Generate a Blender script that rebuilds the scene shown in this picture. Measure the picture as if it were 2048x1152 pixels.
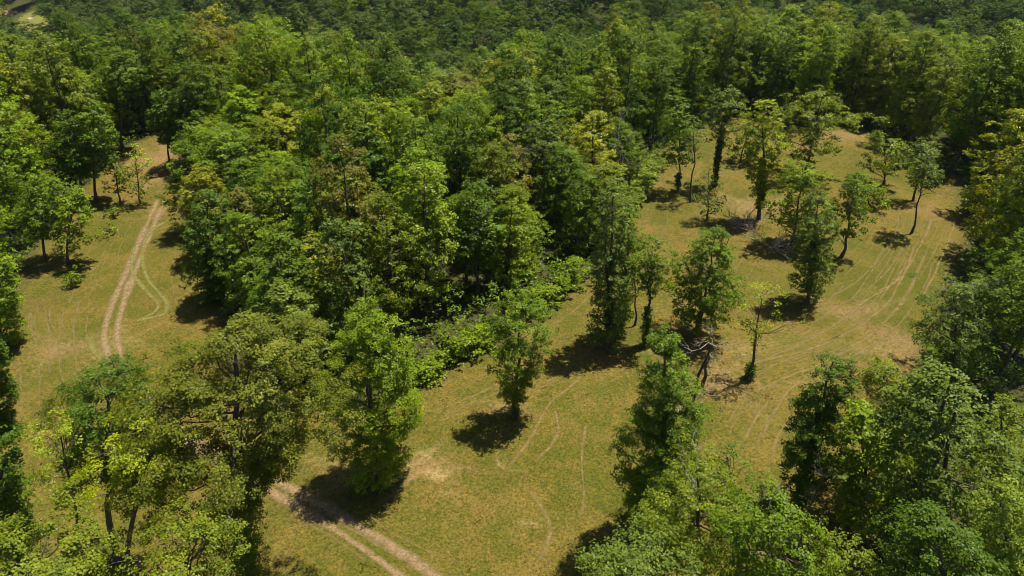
import bpy, math, random
import numpy as np
from mathutils import Vector

for o in list(bpy.data.objects):
    bpy.data.objects.remove(o)
scn = bpy.context.scene
COL = scn.collection
PI = math.pi
# ------------------------------------------------------------------ camera, sky, sun, exposure
CAM_H, PITCH = 50.0, math.radians(32.0)
FPX = 1365.33                                  # focal length in photo pixels (photo is 2048 wide)
cd = bpy.data.cameras.new('camera'); cam = bpy.data.objects.new('camera', cd); COL.objects.link(cam)
cd.sensor_width = 36.0; cd.lens = 24.0; cd.clip_start = 0.5; cd.clip_end = 6000
cam.location = (0, 0, CAM_H); cam.rotation_euler = (PI / 2 - PITCH, 0, 0)
scn.camera = cam
SUN_EL, SUN_AZ = math.radians(71.5), math.radians(32)          # azimuth counted from +X towards +Y
sun_dir = Vector((math.cos(SUN_EL) * math.cos(SUN_AZ), math.cos(SUN_EL) * math.sin(SUN_AZ), math.sin(SUN_EL)))
w = bpy.data.worlds.new('World'); scn.world = w; w.use_nodes = True
nt = w.node_tree; nt.nodes.clear()
sky = nt.nodes.new('ShaderNodeTexSky'); sky.sky_type = 'NISHITA'; sky.sun_disc = False
sky.sun_elevation = SUN_EL; sky.sun_rotation = PI / 2 - SUN_AZ
sky.air_density = 1.0; sky.dust_density = 1.0; sky.ozone_density = 1.0
bg = nt.nodes.new('ShaderNodeBackground'); bg.inputs['Strength'].default_value = 0.05
out = nt.nodes.new('ShaderNodeOutputWorld')
nt.links.new(sky.outputs[0], bg.inputs[0]); nt.links.new(bg.outputs[0], out.inputs[0])
sd = bpy.data.lights.new('sun', 'SUN'); sd.energy = 5.0; sd.angle = math.radians(0.53); sd.color = (1.0, 0.91, 0.74)
so = bpy.data.objects.new('sun', sd); COL.objects.link(so); so.location = (60, 60, 150)
so.rotation_euler = sun_dir.to_track_quat('Z', 'Y').to_euler()
vs = scn.view_settings; vs.view_transform = 'Standard'; vs.look = 'None'; vs.exposure = 0.95; vs.gamma = 1.0; vs.use_curve_mapping = False
scn.cycles.use_denoising = True; scn.cycles.denoiser = 'OPENIMAGEDENOISE'; scn.cycles.denoising_input_passes = 'RGB_ALBEDO_NORMAL'; scn.cycles.denoising_prefilter = 'ACCURATE'
scn.cycles.filter_width = 0.95
scn.cycles.max_bounces = 4; scn.cycles.diffuse_bounces = 1; scn.cycles.glossy_bounces = 2
scn.cycles.transmission_bounces = 1; scn.cycles.transparent_max_bounces = 8

HAZE = 0.00004

# ------------------------------------------------------------------ terrain and pixel helpers
def sstep(a, b, x):
    t = np.clip((np.asarray(x, float) - a) / (b - a), 0, 1); return t * t * (3 - 2 * t)

_ex = np.arange(-260, 261, 4.0)
_ey = np.interp(_ex, [-260, -160, -120, -100, -80, -60, -45, -15, 0, 20, 40, 75, 92, 110, 160, 260], [95, 108, 116, 126, 142, 140, 136, 108, 112, 130, 152, 156, 142, 122, 112, 105])
EDX = _ex; EDY = np.convolve(np.pad(_ey, 3, mode='edge'), np.ones(7) / 7, 'valid')

def terrain(x, y):
    x = np.asarray(x, float); y = np.asarray(y, float)
    edge = np.interp(x, EDX, EDY)
    z = -46 * sstep(0, 112, y - edge)
    hs = 285 + 70 * sstep(90, 230, -x)
    rise = np.maximum(0, y - hs)
    z = z + 0.22 * np.minimum(rise, 160) + 0.05 * np.maximum(0, np.minimum(rise, 1200) - 160)
    z = z + sstep(20, 80, y - edge) * (5 * np.sin(x * 0.021 + 1.0) + 3.5 * np.sin(x * 0.043 + y * 0.031))
    z = z + 0.35 * np.sin(x * 0.06 + 0.4) * np.sin(y * 0.05) + 0.12 * np.sin(x * 0.21 + y * 0.13)
    return z

CP, SP = math.cos(PITCH), math.sin(PITCH)
def ray(u, v):
    a = (u - 1024) / FPX; b = -(v - 576) / FPX
    return np.array((a, CP + b * SP, -SP + b * CP))

def gp(u, v):                                   # pixel -> point of the ground
    d = ray(u, v); t = 10.0
    while t < 1500:
        p = d * t
        if CAM_H + p[2] < terrain(p[0], p[1]): break
        t += 0.4
    lo, hi = t - 0.4, t
    for _ in range(12):
        m = (lo + hi) / 2; p = d * m
        if CAM_H + p[2] < terrain(p[0], p[1]): hi = m
        else: lo = m
    p = d * hi
    return np.array((p[0], p[1], float(terrain(p[0], p[1]))))

def at_depth(u, v, y):                          # pixel -> point on the vertical plane at distance y
    d = ray(u, v); t = y / d[1]
    return np.array((d[0] * t, y, CAM_H + d[2] * t))

def project(p):
    x, y, z = p[0], p[1], p[2] - CAM_H
    dep = y * CP - z * SP; up = y * SP + z * CP
    return 1024 + FPX * x / dep, 576 - FPX * up / dep

def visible(x, y, z, m=80):
    u, v = project((x, y, z)); return -m < u < 2048 + m and v > -m

def in_poly(px, py, poly):
    px = np.asarray(px); py = np.asarray(py); ins = np.zeros(px.shape, bool); n = len(poly); j = n - 1
    for i in range(n):
        xi, yi = poly[i][:2]; xj, yj = poly[j][:2]
        c = ((yi > py) != (yj > py)) & (px < (xj - xi) * (py - yi) / (yj - yi + 1e-12) + xi)
        ins ^= c; j = i
    return ins

def dist_line(px, py, pts, closed=False):
    px = np.asarray(px, float); py = np.asarray(py, float); best = np.full(px.shape, 1e9)
    n = len(pts)
    for i in range(n if closed else n - 1):
        ax, ay = pts[i][:2]; bx, by = pts[(i + 1) % n][:2]
        dx, dy = bx - ax, by - ay; L = dx * dx + dy * dy + 1e-9
        t = np.clip(((px - ax) * dx + (py - ay) * dy) / L, 0, 1)
        best = np.minimum(best, np.hypot(px - ax - t * dx, py - ay - t * dy))
    return best

def catmull(pts, step=0.5):
    pts = [np.array(p[:2], float) for p in pts]
    P = [2 * pts[0] - pts[1]] + pts + [2 * pts[-1] - pts[-2]]; res = []
    for i in range(1, len(P) - 2):
        n = max(2, int(np.linalg.norm(P[i + 1] - P[i]) / step))
        for k in range(n):
            t = k / n
            res.append(0.5 * ((2 * P[i]) + (-P[i - 1] + P[i + 1]) * t + (2 * P[i - 1] - 5 * P[i] + 4 * P[i + 1] - P[i + 2]) * t * t
                              + (-P[i - 1] + 3 * P[i] - 3 * P[i + 1] + P[i + 2]) * t ** 3))
    res.append(pts[-1]); return np.array(res)

# ------------------------------------------------------------------ materials
C_DARK = (0.066, 0.121, 0.0074); C_MID = (0.104, 0.169, 0.0088); C_OLIVE = (0.142, 0.189, 0.0116); C_BRIGHT = (0.149, 0.222, 0.0068)
C_YEL = (0.212, 0.272, 0.0061); C_GREY = (0.108, 0.157, 0.0218); C_PALE = (0.157, 0.219, 0.0231); C_BRN = (0.159, 0.178, 0.0136); C_LIME = (0.202, 0.268, 0.0150)
def new_mat(name):
    m = bpy.data.materials.new(name); m.use_nodes = True; n = m.node_tree; n.nodes.clear()
    o = n.nodes.new('ShaderNodeOutputMaterial'); return m, n, o

def nd(n, t, **kw):
    x = n.nodes.new(t)
    for k, v in kw.items(): setattr(x, k, v)
    return x

def mixc(n, fac, a, b, mode='MIX'):
    x = n.nodes.new('ShaderNodeMix'); x.data_type = 'RGBA'; x.blend_type = mode
    for s, v in ((0, fac), (6, a), (7, b)):
        if hasattr(v, 'links'): n.links.new(v, x.inputs[s])
        elif isinstance(v, (int, float)): x.inputs[s].default_value = v
        else: x.inputs[s].default_value = (v[0], v[1], v[2], 1)
    return x.outputs[2]

def ramp(n, src, stops):
    r = n.nodes.new('ShaderNodeValToRGB'); e = r.color_ramp.elements
    while len(e) < len(stops): e.new(0.5)
    for k, (p, c) in enumerate(stops):
        e[k].position = p; e[k].color = (c, c, c, 1) if isinstance(c, (int, float)) else (c[0], c[1], c[2], 1)
    n.links.new(src, r.inputs[0]); return r.outputs[0]

def noise(n, vec, scale, detail=3, rough=0.6):
    x = n.nodes.new('ShaderNodeTexNoise'); x.inputs['Scale'].default_value = scale
    x.inputs['Detail'].default_value = detail; x.inputs['Roughness'].default_value = rough
    if vec is not None: n.links.new(vec, x.inputs['Vector'])
    return x.outputs[0]

def make_leaf_mat(far=0):
    m, n, o = new_mat('leaf')
    oi = nd(n, 'ShaderNodeObjectInfo'); at = nd(n, 'ShaderNodeAttribute', attribute_name='tint')
    br = ramp(n, at.outputs['Fac'], [(0.0, (0.55, 0.60, 0.55)), (0.5, (0.95, 0.95, 0.9)), (0.85, (1.28, 1.2, 1.0)), (1.0, (1.6, 1.4, 1.0))])
    src = oi.outputs['Color']
    FC = (0.050, 0.098, 0.018); FG_ = (0.072, 0.115, 0.034); FM = (0.078, 0.128, 0.018)
    if far == 1: src = ramp(n, oi.outputs['Random'], [(0, FC), (.2, FM), (.36, FG_), (.5, FC), (.64, FM), (.75, FG_), (.88, FM), (1, C_MID)])
    if far == 2: src = ramp(n, oi.outputs['Random'], [(0, C_MID), (.16, C_OLIVE), (.3, C_DARK), (.45, C_BRIGHT), (.6, C_GREY), (.75, C_MID), (.88, C_BRIGHT), (1, C_LIME)])
    base = mixc(n, 1.0, src, br, 'MULTIPLY')
    pb = nd(n, 'ShaderNodeBsdfPrincipled'); n.links.new(base, pb.inputs['Base Color'])
    pb.inputs['Roughness'].default_value = 0.45; pb.inputs['Specular IOR Level'].default_value = 0.06 if far == 1 else 0.14
    tr = nd(n, 'ShaderNodeBsdfTranslucent')
    tc = mixc(n, 1.0, base, (1.65, 1.6, 0.35), 'MULTIPLY'); n.links.new(tc, tr.inputs[0])
    ms = nd(n, 'ShaderNodeMixShader'); ms.inputs[0].default_value = 0.32
    n.links.new(pb.outputs[0], ms.inputs[1]); n.links.new(tr.outputs[0], ms.inputs[2]); n.links.new(ms.outputs[0], o.inputs[0])
    return m

def make_bark_mat(name, c1, c2):
    m, n, o = new_mat(name)
    g = nd(n, 'ShaderNodeNewGeometry'); mp = nd(n, 'ShaderNodeMapping'); mp.inputs['Scale'].default_value = (3, 3, 0.7)
    n.links.new(g.outputs['Position'], mp.inputs[0])
    v = noise(n, mp.outputs[0], 2.2, 4, 0.65)
    c = mixc(n, ramp(n, v, [(0.35, 0.0), (0.65, 1.0)]), c1, c2)
    pb = nd(n, 'ShaderNodeBsdfPrincipled'); n.links.new(c, pb.inputs['Base Color']); pb.inputs['Roughness'].default_value = 0.9
    b = nd(n, 'ShaderNodeBump'); b.inputs['Strength'].default_value = 0.6; b.inputs['Distance'].default_value = 0.05
    n.links.new(v, b.inputs['Height']); n.links.new(b.outputs[0], pb.inputs['Normal'])
    n.links.new(pb.outputs[0], o.inputs[0]); return m

def make_ground_mat():
    m, n, o = new_mat('ground')
    g = nd(n, 'ShaderNodeNewGeometry'); P = g.outputs['Position']
    big = noise(n, P, 0.045, 4, 0.6); mid = noise(n, P, 0.22, 4, 0.65); fine = noise(n, P, 1.6, 4, 0.7); speck = noise(n, P, 4.2, 5, 0.8)
    sp = ramp(n, speck, [(0.36, 0.0), (0.64, 1.0)]); sp2 = ramp(n, fine, [(0.32, 0.0), (0.66, 1.0)])
    green = mixc(n, sp, (0.026, 0.034, 0.0035), (0.096, 0.096, 0.010))
    straw = mixc(n, sp, (0.048, 0.039, 0.007), (0.176, 0.131, 0.027))
    s = nd(n, 'ShaderNodeMath', operation='ADD'); n.links.new(big, s.inputs[0]); n.links.new(mid, s.inputs[1])
    s2 = nd(n, 'ShaderNodeMath', operation='ADD'); n.links.new(s.outputs[0], s2.inputs[0]); n.links.new(fine, s2.inputs[1])
    s3 = nd(n, 'ShaderNodeMath', operation='DIVIDE'); n.links.new(s2.outputs[0], s3.inputs[0]); s3.inputs[1].default_value = 3.0
    col = mixc(n, ramp(n, s3.outputs[0], [(0.45, 0.0), (0.55, 1.0)]), green, straw)
    red = noise(n, P, 0.085, 5, 0.6)
    col = mixc(n, ramp(n, red, [(0.55, 0.0), (0.74, 0.4)]), col, mixc(n, sp, (0.0680, 0.0357, 0.0153), (0.1615, 0.0892, 0.0391)))
    aw = nd(n, 'ShaderNodeAttribute', attribute_name='wear')
    wf = nd(n, 'ShaderNodeMath', operation='MULTIPLY'); n.links.new(aw.outputs['Fac'], wf.inputs[0])
    n.links.new(ramp(n, fine, [(0.34, 0.15), (0.60, 1.0)]), wf.inputs[1])
    col = mixc(n, wf.outputs[0], col, mixc(n, sp, (0.150, 0.108, 0.042), (0.320, 0.235, 0.105)))
    al = nd(n, 'ShaderNodeAttribute', attribute_name='lush')
    lf = nd(n, 'ShaderNodeMath', operation='MULTIPLY'); n.links.new(al.outputs['Fac'], lf.inputs[0])
    n.links.new(ramp(n, fine, [(0.30, 0.25), (0.62, 1.0)]), lf.inputs[1])
    col = mixc(n, lf.outputs[0], col, mixc(n, sp, (0.0306, 0.0425, 0.0051), (0.0978, 0.1003, 0.0127)))
    as_ = nd(n, 'ShaderNodeAttribute', attribute_name='soil')
    sf = nd(n, 'ShaderNodeMath', operation='MULTIPLY'); n.links.new(as_.outputs['Fac'], sf.inputs[0]); n.links.new(ramp(n, fine, [(0.34, 0.1), (0.56, 1.0)]), sf.inputs[1])
    col = mixc(n, sf.outputs[0], col, mixc(n, sp, (0.095, 0.060, 0.024), (0.215, 0.138, 0.062)))
    ai = nd(n, 'ShaderNodeAttribute', attribute_name='litter')
    lit = mixc(n, fine, (0.020, 0.026, 0.007), (0.060, 0.060, 0.018))
    col = mixc(n, ai.outputs['Fac'], col, lit)
    pb = nd(n, 'ShaderNodeBsdfPrincipled'); n.links.new(col, pb.inputs['Base Color']); pb.inputs['Roughness'].default_value = 0.95
    pb.inputs['Specular IOR Level'].default_value = 0.15
    b = nd(n, 'ShaderNodeBump'); b.inputs['Strength'].default_value = 0.5; b.inputs['Distance'].default_value = 0.08
    n.links.new(speck, b.inputs['Height']); n.links.new(b.outputs[0], pb.inputs['Normal'])
    n.links.new(pb.outputs[0], o.inputs[0]); return m

def make_track_mat(name, c1, c2, thr):
    m, n, o = new_mat(name)
    g = nd(n, 'ShaderNodeNewGeometry'); P = g.outputs['Position']
    a = nd(n, 'ShaderNodeAttribute', attribute_name='edge'); k = noise(n, P, 1.3, 6, 0.8); sp = noise(n, P, 6.5, 3, 0.75)
    s = nd(n, 'ShaderNodeMath', operation='MULTIPLY'); n.links.new(a.outputs['Fac'], s.inputs[0]); n.links.new(k, s.inputs[1])
    al = ramp(n, s.outputs[0], [(thr, 0.0), (thr + 0.30, 0.8)])
    c = mixc(n, ramp(n, sp, [(0.35, 0), (0.68, 1)]), c1, c2)
    pb = nd(n, 'ShaderNodeBsdfPrincipled'); n.links.new(c, pb.inputs['Base Color']); pb.inputs['Roughness'].default_value = 0.95
    t = nd(n, 'ShaderNodeBsdfTransparent'); ms = nd(n, 'ShaderNodeMixShader')
    n.links.new(al, ms.inputs[0]); n.links.new(t.outputs[0], ms.inputs[1]); n.links.new(pb.outputs[0], ms.inputs[2])
    n.links.new(ms.outputs[0], o.inputs[0]); return m

def make_grass_mat():
    m, n, o = new_mat('grass_blades')
    at = nd(n, 'ShaderNodeAttribute', attribute_name='tint')
    c = ramp(n, at.outputs['Fac'], [(0.0, (0.030, 0.040, 0.004)), (0.45, (0.072, 0.070, 0.009)), (0.8, (0.13, 0.098, 0.020)), (1.0, (0.23, 0.17, 0.065))])
    d = nd(n, 'ShaderNodeBsdfDiffuse'); t = nd(n, 'ShaderNodeBsdfTranslucent'); n.links.new(c, d.inputs[0]); n.links.new(c, t.inputs[0])
    ms = nd(n, 'ShaderNodeMixShader'); ms.inputs[0].default_value = 0.4
    n.links.new(d.outputs[0], ms.inputs[1]); n.links.new(t.outputs[0], ms.inputs[2]); n.links.new(ms.outputs[0], o.inputs[0]); return m

LEAF = make_leaf_mat(); FARLEAF = make_leaf_mat(1); MIDLEAF = make_leaf_mat(2)
BARK = make_bark_mat('bark', (0.035, 0.027, 0.020), (0.115, 0.090, 0.066))
PALE = make_bark_mat('dead_wood', (0.17, 0.15, 0.13), (0.34, 0.31, 0.28))
GROUND = make_ground_mat(); GRASS = make_grass_mat()
RUT = make_track_mat('rut_soil', (0.125, 0.085, 0.038), (0.30, 0.215, 0.105), 0.21)
TYRE = make_track_mat('pressed_grass', (0.095, 0.095, 0.016), (0.20, 0.18, 0.042), 0.20)
STRAW = make_track_mat('mown_straw', (0.12, 0.09, 0.030), (0.25, 0.182, 0.058), 0.27)
STRAW2 = make_track_mat('mown_straw_faint', (0.11, 0.088, 0.025), (0.22, 0.165, 0.048), 0.31)
ROAD = make_track_mat('road_soil', (0.30, 0.17, 0.09), (0.42, 0.28, 0.16), 0.0)
GRAVEL = make_track_mat('road_gravel', (0.42, 0.38, 0.33), (0.55, 0.51, 0.46), 0.0)

# ------------------------------------------------------------------ mesh helpers
def mesh_np(name, V, F4, mats, tint=None, attr='tint', domain='FACE'):
    V = np.asarray(V, np.float32); F4 = np.asarray(F4, np.int32); k = F4.shape[1]
    me = bpy.data.meshes.new(name); me.vertices.add(len(V)); me.vertices.foreach_set('co', V.ravel())
    me.loops.add(F4.size); me.loops.foreach_set('vertex_index', F4.ravel())
    me.polygons.add(len(F4)); me.polygons.foreach_set('loop_start', np.arange(0, F4.size, k, dtype=np.int32))
    me.polygons.foreach_set('loop_total', np.full(len(F4), k, np.int32))
    me.update(calc_edges=True); me.materials.append(mats)
    if tint is not None:
        a = me.attributes.new(attr, 'FLOAT', domain); a.data.foreach_set('value', np.asarray(tint, np.float32))
    return me

def link(name, me, parent=None, color=None):
    o = bpy.data.objects.new(name, me); COL.objects.link(o)
    if parent is not None: o.parent = parent
    if color is not None: o.color = (color[0], color[1], color[2], 1)
    return o

def tag(o, label=None, cat=None, group=None, kind=None):
    if label: o['label'] = label
    if cat: o['category'] = cat
    if group: o['group'] = group
    if kind: o['kind'] = kind
    return o

class Tubes:
    def __init__(s): s.V = []; s.F = []; s.n = 0
    def add(s, pts, rad, sides=5):
        pts = np.asarray(pts, float); m = len(pts)
        if np.isscalar(rad): rad = np.full(m, rad)
        T = np.gradient(pts, axis=0); T /= np.linalg.norm(T, axis=1)[:, None] + 1e-9
        ref = np.array((0.31, 0.2, 0.93)) if abs(T[0][2]) < 0.8 else np.array((1.0, 0.1, 0.0))
        A = np.cross(T, ref); A /= np.linalg.norm(A, axis=1)[:, None] + 1e-9; B = np.cross(T, A)
        th = np.linspace(0, 2 * PI, sides, endpoint=False)
        ring = pts[:, None, :] + np.asarray(rad)[:, None, None] * (np.cos(th)[None, :, None] * A[:, None, :] + np.sin(th)[None, :, None] * B[:, None, :])
        i = np.arange(m - 1)[:, None] * sides; j = np.arange(sides)[None, :]; jn = (j + 1) % sides
        f = np.stack([i + j, i + jn, i + sides + jn, i + sides + j], -1).reshape(-1, 4) + s.n
        s.V.append(ring.reshape(-1, 3)); s.F.append(f); s.n += m * sides
    def mesh(s, name, mat):
        me = mesh_np(name, np.concatenate(s.V), np.concatenate(s.F), mat)
        me.polygons.foreach_set('use_smooth', np.ones(len(me.polygons), bool)); return me

def bend(rng, a, b, n=5, wob=0.08, sag=0.0):
    a = np.asarray(a, float); b = np.asarray(b, float); L = np.linalg.norm(b - a); t = np.linspace(0, 1, n)[:, None]
    p = a + (b - a) * t + rng.normal(0, wob * L, (n, 3)) * np.sin(PI * t)
    p[:, 2] += sag * L * np.sin(PI * t[:, 0]); return p

def twigs(rng, T, a, d, L, r, depth, sides=4):
    """one bare branch with its side twigs, from a along d"""
    d = d / (np.linalg.norm(d) + 1e-9); p = bend(rng, a, a + d * L, 5, 0.07)
    T.add(p, np.linspace(r, r * 0.35, 5), sides)
    if depth == 0: return
    for k in range(rng.integers(3, 6)):
        t = rng.uniform(0.3, 1.0); q = p[min(4, int(t * 4))]
        e = d + rng.normal(0, 0.55, 3); e[2] += 0.12
        twigs(rng, T, q, e, L * rng.uniform(0.35, 0.62), r * 0.5, depth - 1, 3)

PROFILE = {
    'oval':   ([0, .12, .35, .6, .85, 1], [.45, .78, 1, .92, .6, .16]),
    'column': ([0, .1, .35, .65, .9, 1], [.6, .9, 1, .95, .65, .22]),
    'round':  ([0, .1, .4, .7, .9, 1], [.55, .85, 1, .9, .6, .25]),
    'umbrella': ([0, .2, .45, .7, .9, 1], [.28, .5, .85, 1, .75, .35]),
    'cone':   ([0, .1, .3, .6, .85, 1], [.7, 1, .95, .62, .3, .08]),
    'dome':   ([0, .2, .5, .8, .95, 1], [.8, 1, .95, .72, .4, .2]),
}

def leaves(rng, C, CR, per, size, flat=0.6, up=0.7, tintspread=0.2, aspect=0.74, out=None):
    """diamond leaves gathered round clump centres C of radius CR"""
    n = len(C); k = np.repeat(np.arange(n), per); N = len(k)
    D = rng.normal(0, 1, (N, 3)); D /= np.linalg.norm(D, axis=1)[:, None]
    D[:, 2] = np.where(rng.random(N) < 0.55, np.abs(D[:, 2]), D[:, 2])
    rr = rng.random(N) ** 0.36
    M = 8; S = rng.normal(0, 1, (n, M, 3)); S /= np.linalg.norm(S, axis=2)[..., None]; S[..., 2] = np.where(rng.random((n, M)) < .7, np.abs(S[..., 2]), S[..., 2])
    S *= rng.uniform(.45, .95, (n, M, 1)); D = S[k, rng.integers(0, M, N)] + D * (rr * .42)[:, None]
    P = C[k] + D * CR[k][:, None] * np.array((1, 1, flat))
    Nn = D * 0.5 + np.array((0, 0, up * 1.25)) + rng.normal(0, 0.42, (N, 3))
    if out is not None: Nn += out[k]
    Nn /= np.linalg.norm(Nn, axis=1)[:, None]
    R = rng.normal(0, 1, (N, 3)); A = np.cross(Nn, R); A /= np.linalg.norm(A, axis=1)[:, None] + 1e-9; B = np.cross(Nn, A)
    L = (size * rng.uniform(0.65, 1.35, N))[:, None]
    V = np.stack([P - A * L * .5, P + B * L * aspect * .5, P + A * L * .5 - Nn * L * .12, P - B * L * aspect * .5], 1).reshape(-1, 3)
    ct = rng.normal(0.5, tintspread * 0.7, n)
    t = np.clip(ct[k] + rng.normal(0, tintspread, N), 0, 1)
    return V, np.arange(N * 4, dtype=np.int32).reshape(-1, 4), t

def build_tree(seed, h, r, base, prof='oval', dens=1.0, leaf=0.28, lean=(0, 0), trunk_r=None, clump=1.0, up=0.7, ivy=None, limbs=16,
               gaps=0.25, forks=1, dead=0, name='tree', sparse=False, lm=None, outw=.85):
    """meshes of one tree: trunk (with limbs), crown, optional ivy sleeve and dead limbs. base = crown bottom as a share of h"""
    rng = np.random.default_rng(seed); tr = trunk_r or (0.045 + 0.0125 * h)
    def axis(t): return np.array((lean[0] * t ** 1.25, lean[1] * t ** 1.25, h * t))
    px, py = PROFILE[prof]
    ch = h * (1 - base)
    cr = clump * np.clip(0.14 * r + 0.34, 0.42, 1.3)
    area = 2 * PI * r * ch * 0.75
    n = int(np.clip(dens * area / (cr * cr) * 0.66, 12, 620))
    ts = np.linspace(0, 1, 60); wgt = np.interp(ts, px, py) + 0.08; wgt /= wgt.sum()
    t = np.clip(rng.choice(ts, n, p=wgt) + rng.uniform(-.01, .01, n), 0, 1)
    th = rng.uniform(0, 2 * PI, n); ph = rng.uniform(0, 2 * PI, 6)
    lob = 1 + 1.25 * gaps * (np.sin(th * 2 + ph[0] + t * 3) * .45 + np.sin(th * 3 + ph[1] - t * 5) * .4 + np.sin(t * 13 + ph[2] + th) * .45)
    rad = np.interp(t, px, py) * r * lob * (1 - 0.62 * rng.random(n) ** 1.9)
    ax = np.array([axis(base + (1 - base) * q) for q in t])
    C = ax + np.stack([np.cos(th) * rad, np.sin(th) * rad, rng.normal(0, .25, n)], 1)
    # drop a few holes so that what is behind shows through
    for _ in range(int(3 + gaps * 12)):
        c = C[rng.integers(len(C))]; keep = np.linalg.norm(C - c, axis=1) > cr * rng.uniform(0.5, 1.1); C = C[keep] if keep.sum() > 10 else C
    CR = cr * rng.uniform(0.6, 1.25, len(C))
    per = np.maximum(6, (1.55 * dens ** 0.4 * (CR / leaf) ** 2 * (3.6 if not sparse else 1.8))).astype(int)
    mid = axis(base + (1 - base) * .42); ov = (C - mid) / np.array((r, r, ch * .55)); ov /= np.linalg.norm(ov, axis=1)[:, None] + .25
    V, F, tint = leaves(rng, C, CR, per, leaf, up=up * (1 - .4 * outw), out=ov * outw)
    crown = mesh_np(name + '_crown', V, F, lm or LEAF, tint)
    T = Tubes()
    for f in range(forks):
        off = np.array((rng.normal(0, .5), rng.normal(0, .35), 0)) * (f > 0)
        q = np.linspace(0, 0.93, 9); p = np.array([axis(a) for a in q]) + off + (np.array((rng.normal(0, .06 * h), rng.normal(0, .05 * h), 0)) * (q ** 1.5)[:, None] if f else 0)
        p[1:-1, :2] += rng.normal(0, 0.008 * h, (7, 2))
        rd = tr * (1 - 0.86 * q) * (1.0 if f == 0 else .75); rd[0] *= 1.45
        T.add(p, rd, 8)
    idx = rng.choice(len(C), min(limbs, len(C)), replace=False)
    for i in idx:
        c = C[i]; zt = np.clip((c[2] - 0.42 * np.hypot(c[0], c[1]) - rng.uniform(0, .8)) / h, 0.12, 0.9)
        a = axis(zt); rr = tr * (1 - 0.86 * zt) * 0.5
        T.add(bend(rng, a, c, 5, .06, .06), np.linspace(max(rr, .03), .02, 5), 4)
    res = {'trunk': T.mesh(name + '_trunk', BARK), 'crown': crown}
    if ivy:
        z0, z1, ri = ivy
        m = int(26 * (z1 - z0) * (ri + .3))
        zz = rng.uniform(z0, z1, m); aa = rng.uniform(0, 2 * PI, m); pr = ri * (0.55 + .45 * np.sin(zz * 1.7 + seed) ** 2) * rng.uniform(.35, 1.15, m) * (1 - 0.35 * (zz - z0) / (z1 - z0))
        cc = np.array([axis(z / h) for z in zz]) + np.stack([np.cos(aa) * pr * .75, np.sin(aa) * pr * .75, 0 * zz], 1)
        V, F, tint = leaves(rng, cc, np.full(m, .42) * rng.uniform(.7, 1.4, m), np.full(m, 18), leaf * 0.95, flat=.9, up=.45)
        res['ivy'] = mesh_np(name + '_ivy', V, F, LEAF, tint)
    if dead:
        res['dead_limb'] = []
        for k in range(dead):
            D = Tubes(); zt = rng.uniform(max(base, .3), .95); a = axis(zt); an = rng.uniform(0, 2 * PI)
            twigs(rng, D, a, np.array((math.cos(an), math.sin(an), rng.uniform(.3, 1.2))), min(r, 3.5) * rng.uniform(.6, 1.0), .035, 2)
            res['dead_limb'].append(D.mesh(name + '_dead', PALE))
    return res

def place(kind, res, loc, label, cat, group, color, ivycolor=None, rotz=0, scale=(1, 1, 1)):
    root = bpy.data.objects.new(kind, None); COL.objects.link(root)
    root.location = loc; root.rotation_euler = (0, 0, rotz); root.scale = scale; root.empty_display_size = 0.5
    tag(root, label, cat, group)
    for part in ('trunk', 'crown', 'ivy', 'dead_limb'):
        if part in res:
            c = color if part == 'crown' else (ivycolor or (color[0] * .7, color[1] * .8, color[2]))
            for me in (res[part] if isinstance(res[part], list) else [res[part]]): link(part, me, root, c if part in ('crown', 'ivy') else None)
    return root

# ------------------------------------------------------------------ clearing outline (on the ground)
CLEAR_PX = [(300, 272), (345, 272), (392, 345), (378, 400), (374, 470), (398, 540), (430, 605), (480, 690), (560, 790), (690, 838),
            (830, 778), (900, 742), (975, 702), (1100, 628), (1150, 575), (1192, 545), (1240, 470), (1275, 400), (1290, 330), (1350, 285), (1470, 235),
            (1560, 243), (1640, 262), (1720, 250), (1770, 290), (1830, 325), (1915, 350), (1930, 450), (1918, 530), (1890, 610), (1850, 690),
            (1830, 780), (1800, 900), (1760, 1000), (1760, 1152), (1800, 1600), (-600, 1600), (-260, 1000), (-60, 800), (-10, 700), (25, 640),
            (45, 570), (50, 525), (120, 440), (150, 395), (200, 345), (250, 300)]
CLEAR = [tuple(gp(u, v)[:2]) for u, v in CLEAR_PX]

# marks on the grass, as pixel polylines
RUT_L = [(318, 395), (285, 470), (255, 540), (224, 610), (210, 660), (213, 700), (235, 745), (272, 790), (325, 848), (420, 918), (545, 985), (640, 1040), (740, 1108), (810, 1160), (920, 1240)]
RUT_R = [(332, 395), (300, 470), (271, 540), (246, 610), (235, 660), (241, 710), (260, 752), (300, 806), (370, 866), (470, 922), (560, 965), (680, 1030), (780, 1090), (870, 1152), (980, 1230)]
LOOP_A = [(385, 428), (330, 445), (296, 470), (286, 500), (287, 535), (300, 565), (320, 588), (335, 610), (325, 630), (290, 638), (255, 645)]
LOOP_B = [(268, 490), (264, 520), (266, 548), (282, 570), (302, 592), (316, 608), (312, 622), (295, 632), (270, 637)]
LOOP_C = [(195, 662), (182, 680), (190, 705), (210, 730), (235, 752)]
gw = lambda pts: [gp(u, v) for u, v in pts]

# ------------------------------------------------------------------ ground sheet
def axis_samples(lo, hi, fine_lo, fine_hi, step, grow=1.16):
    a = list(np.arange(fine_lo, fine_hi + step / 2, step)); s = step; x = a[-1]
    while x < hi: s *= grow; x += s; a.append(x)
    s = step; x = a[0]; pre = []
    while x > lo: s *= grow; x -= s; pre.append(x)
    return np.array(pre[::-1] + a)

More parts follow.
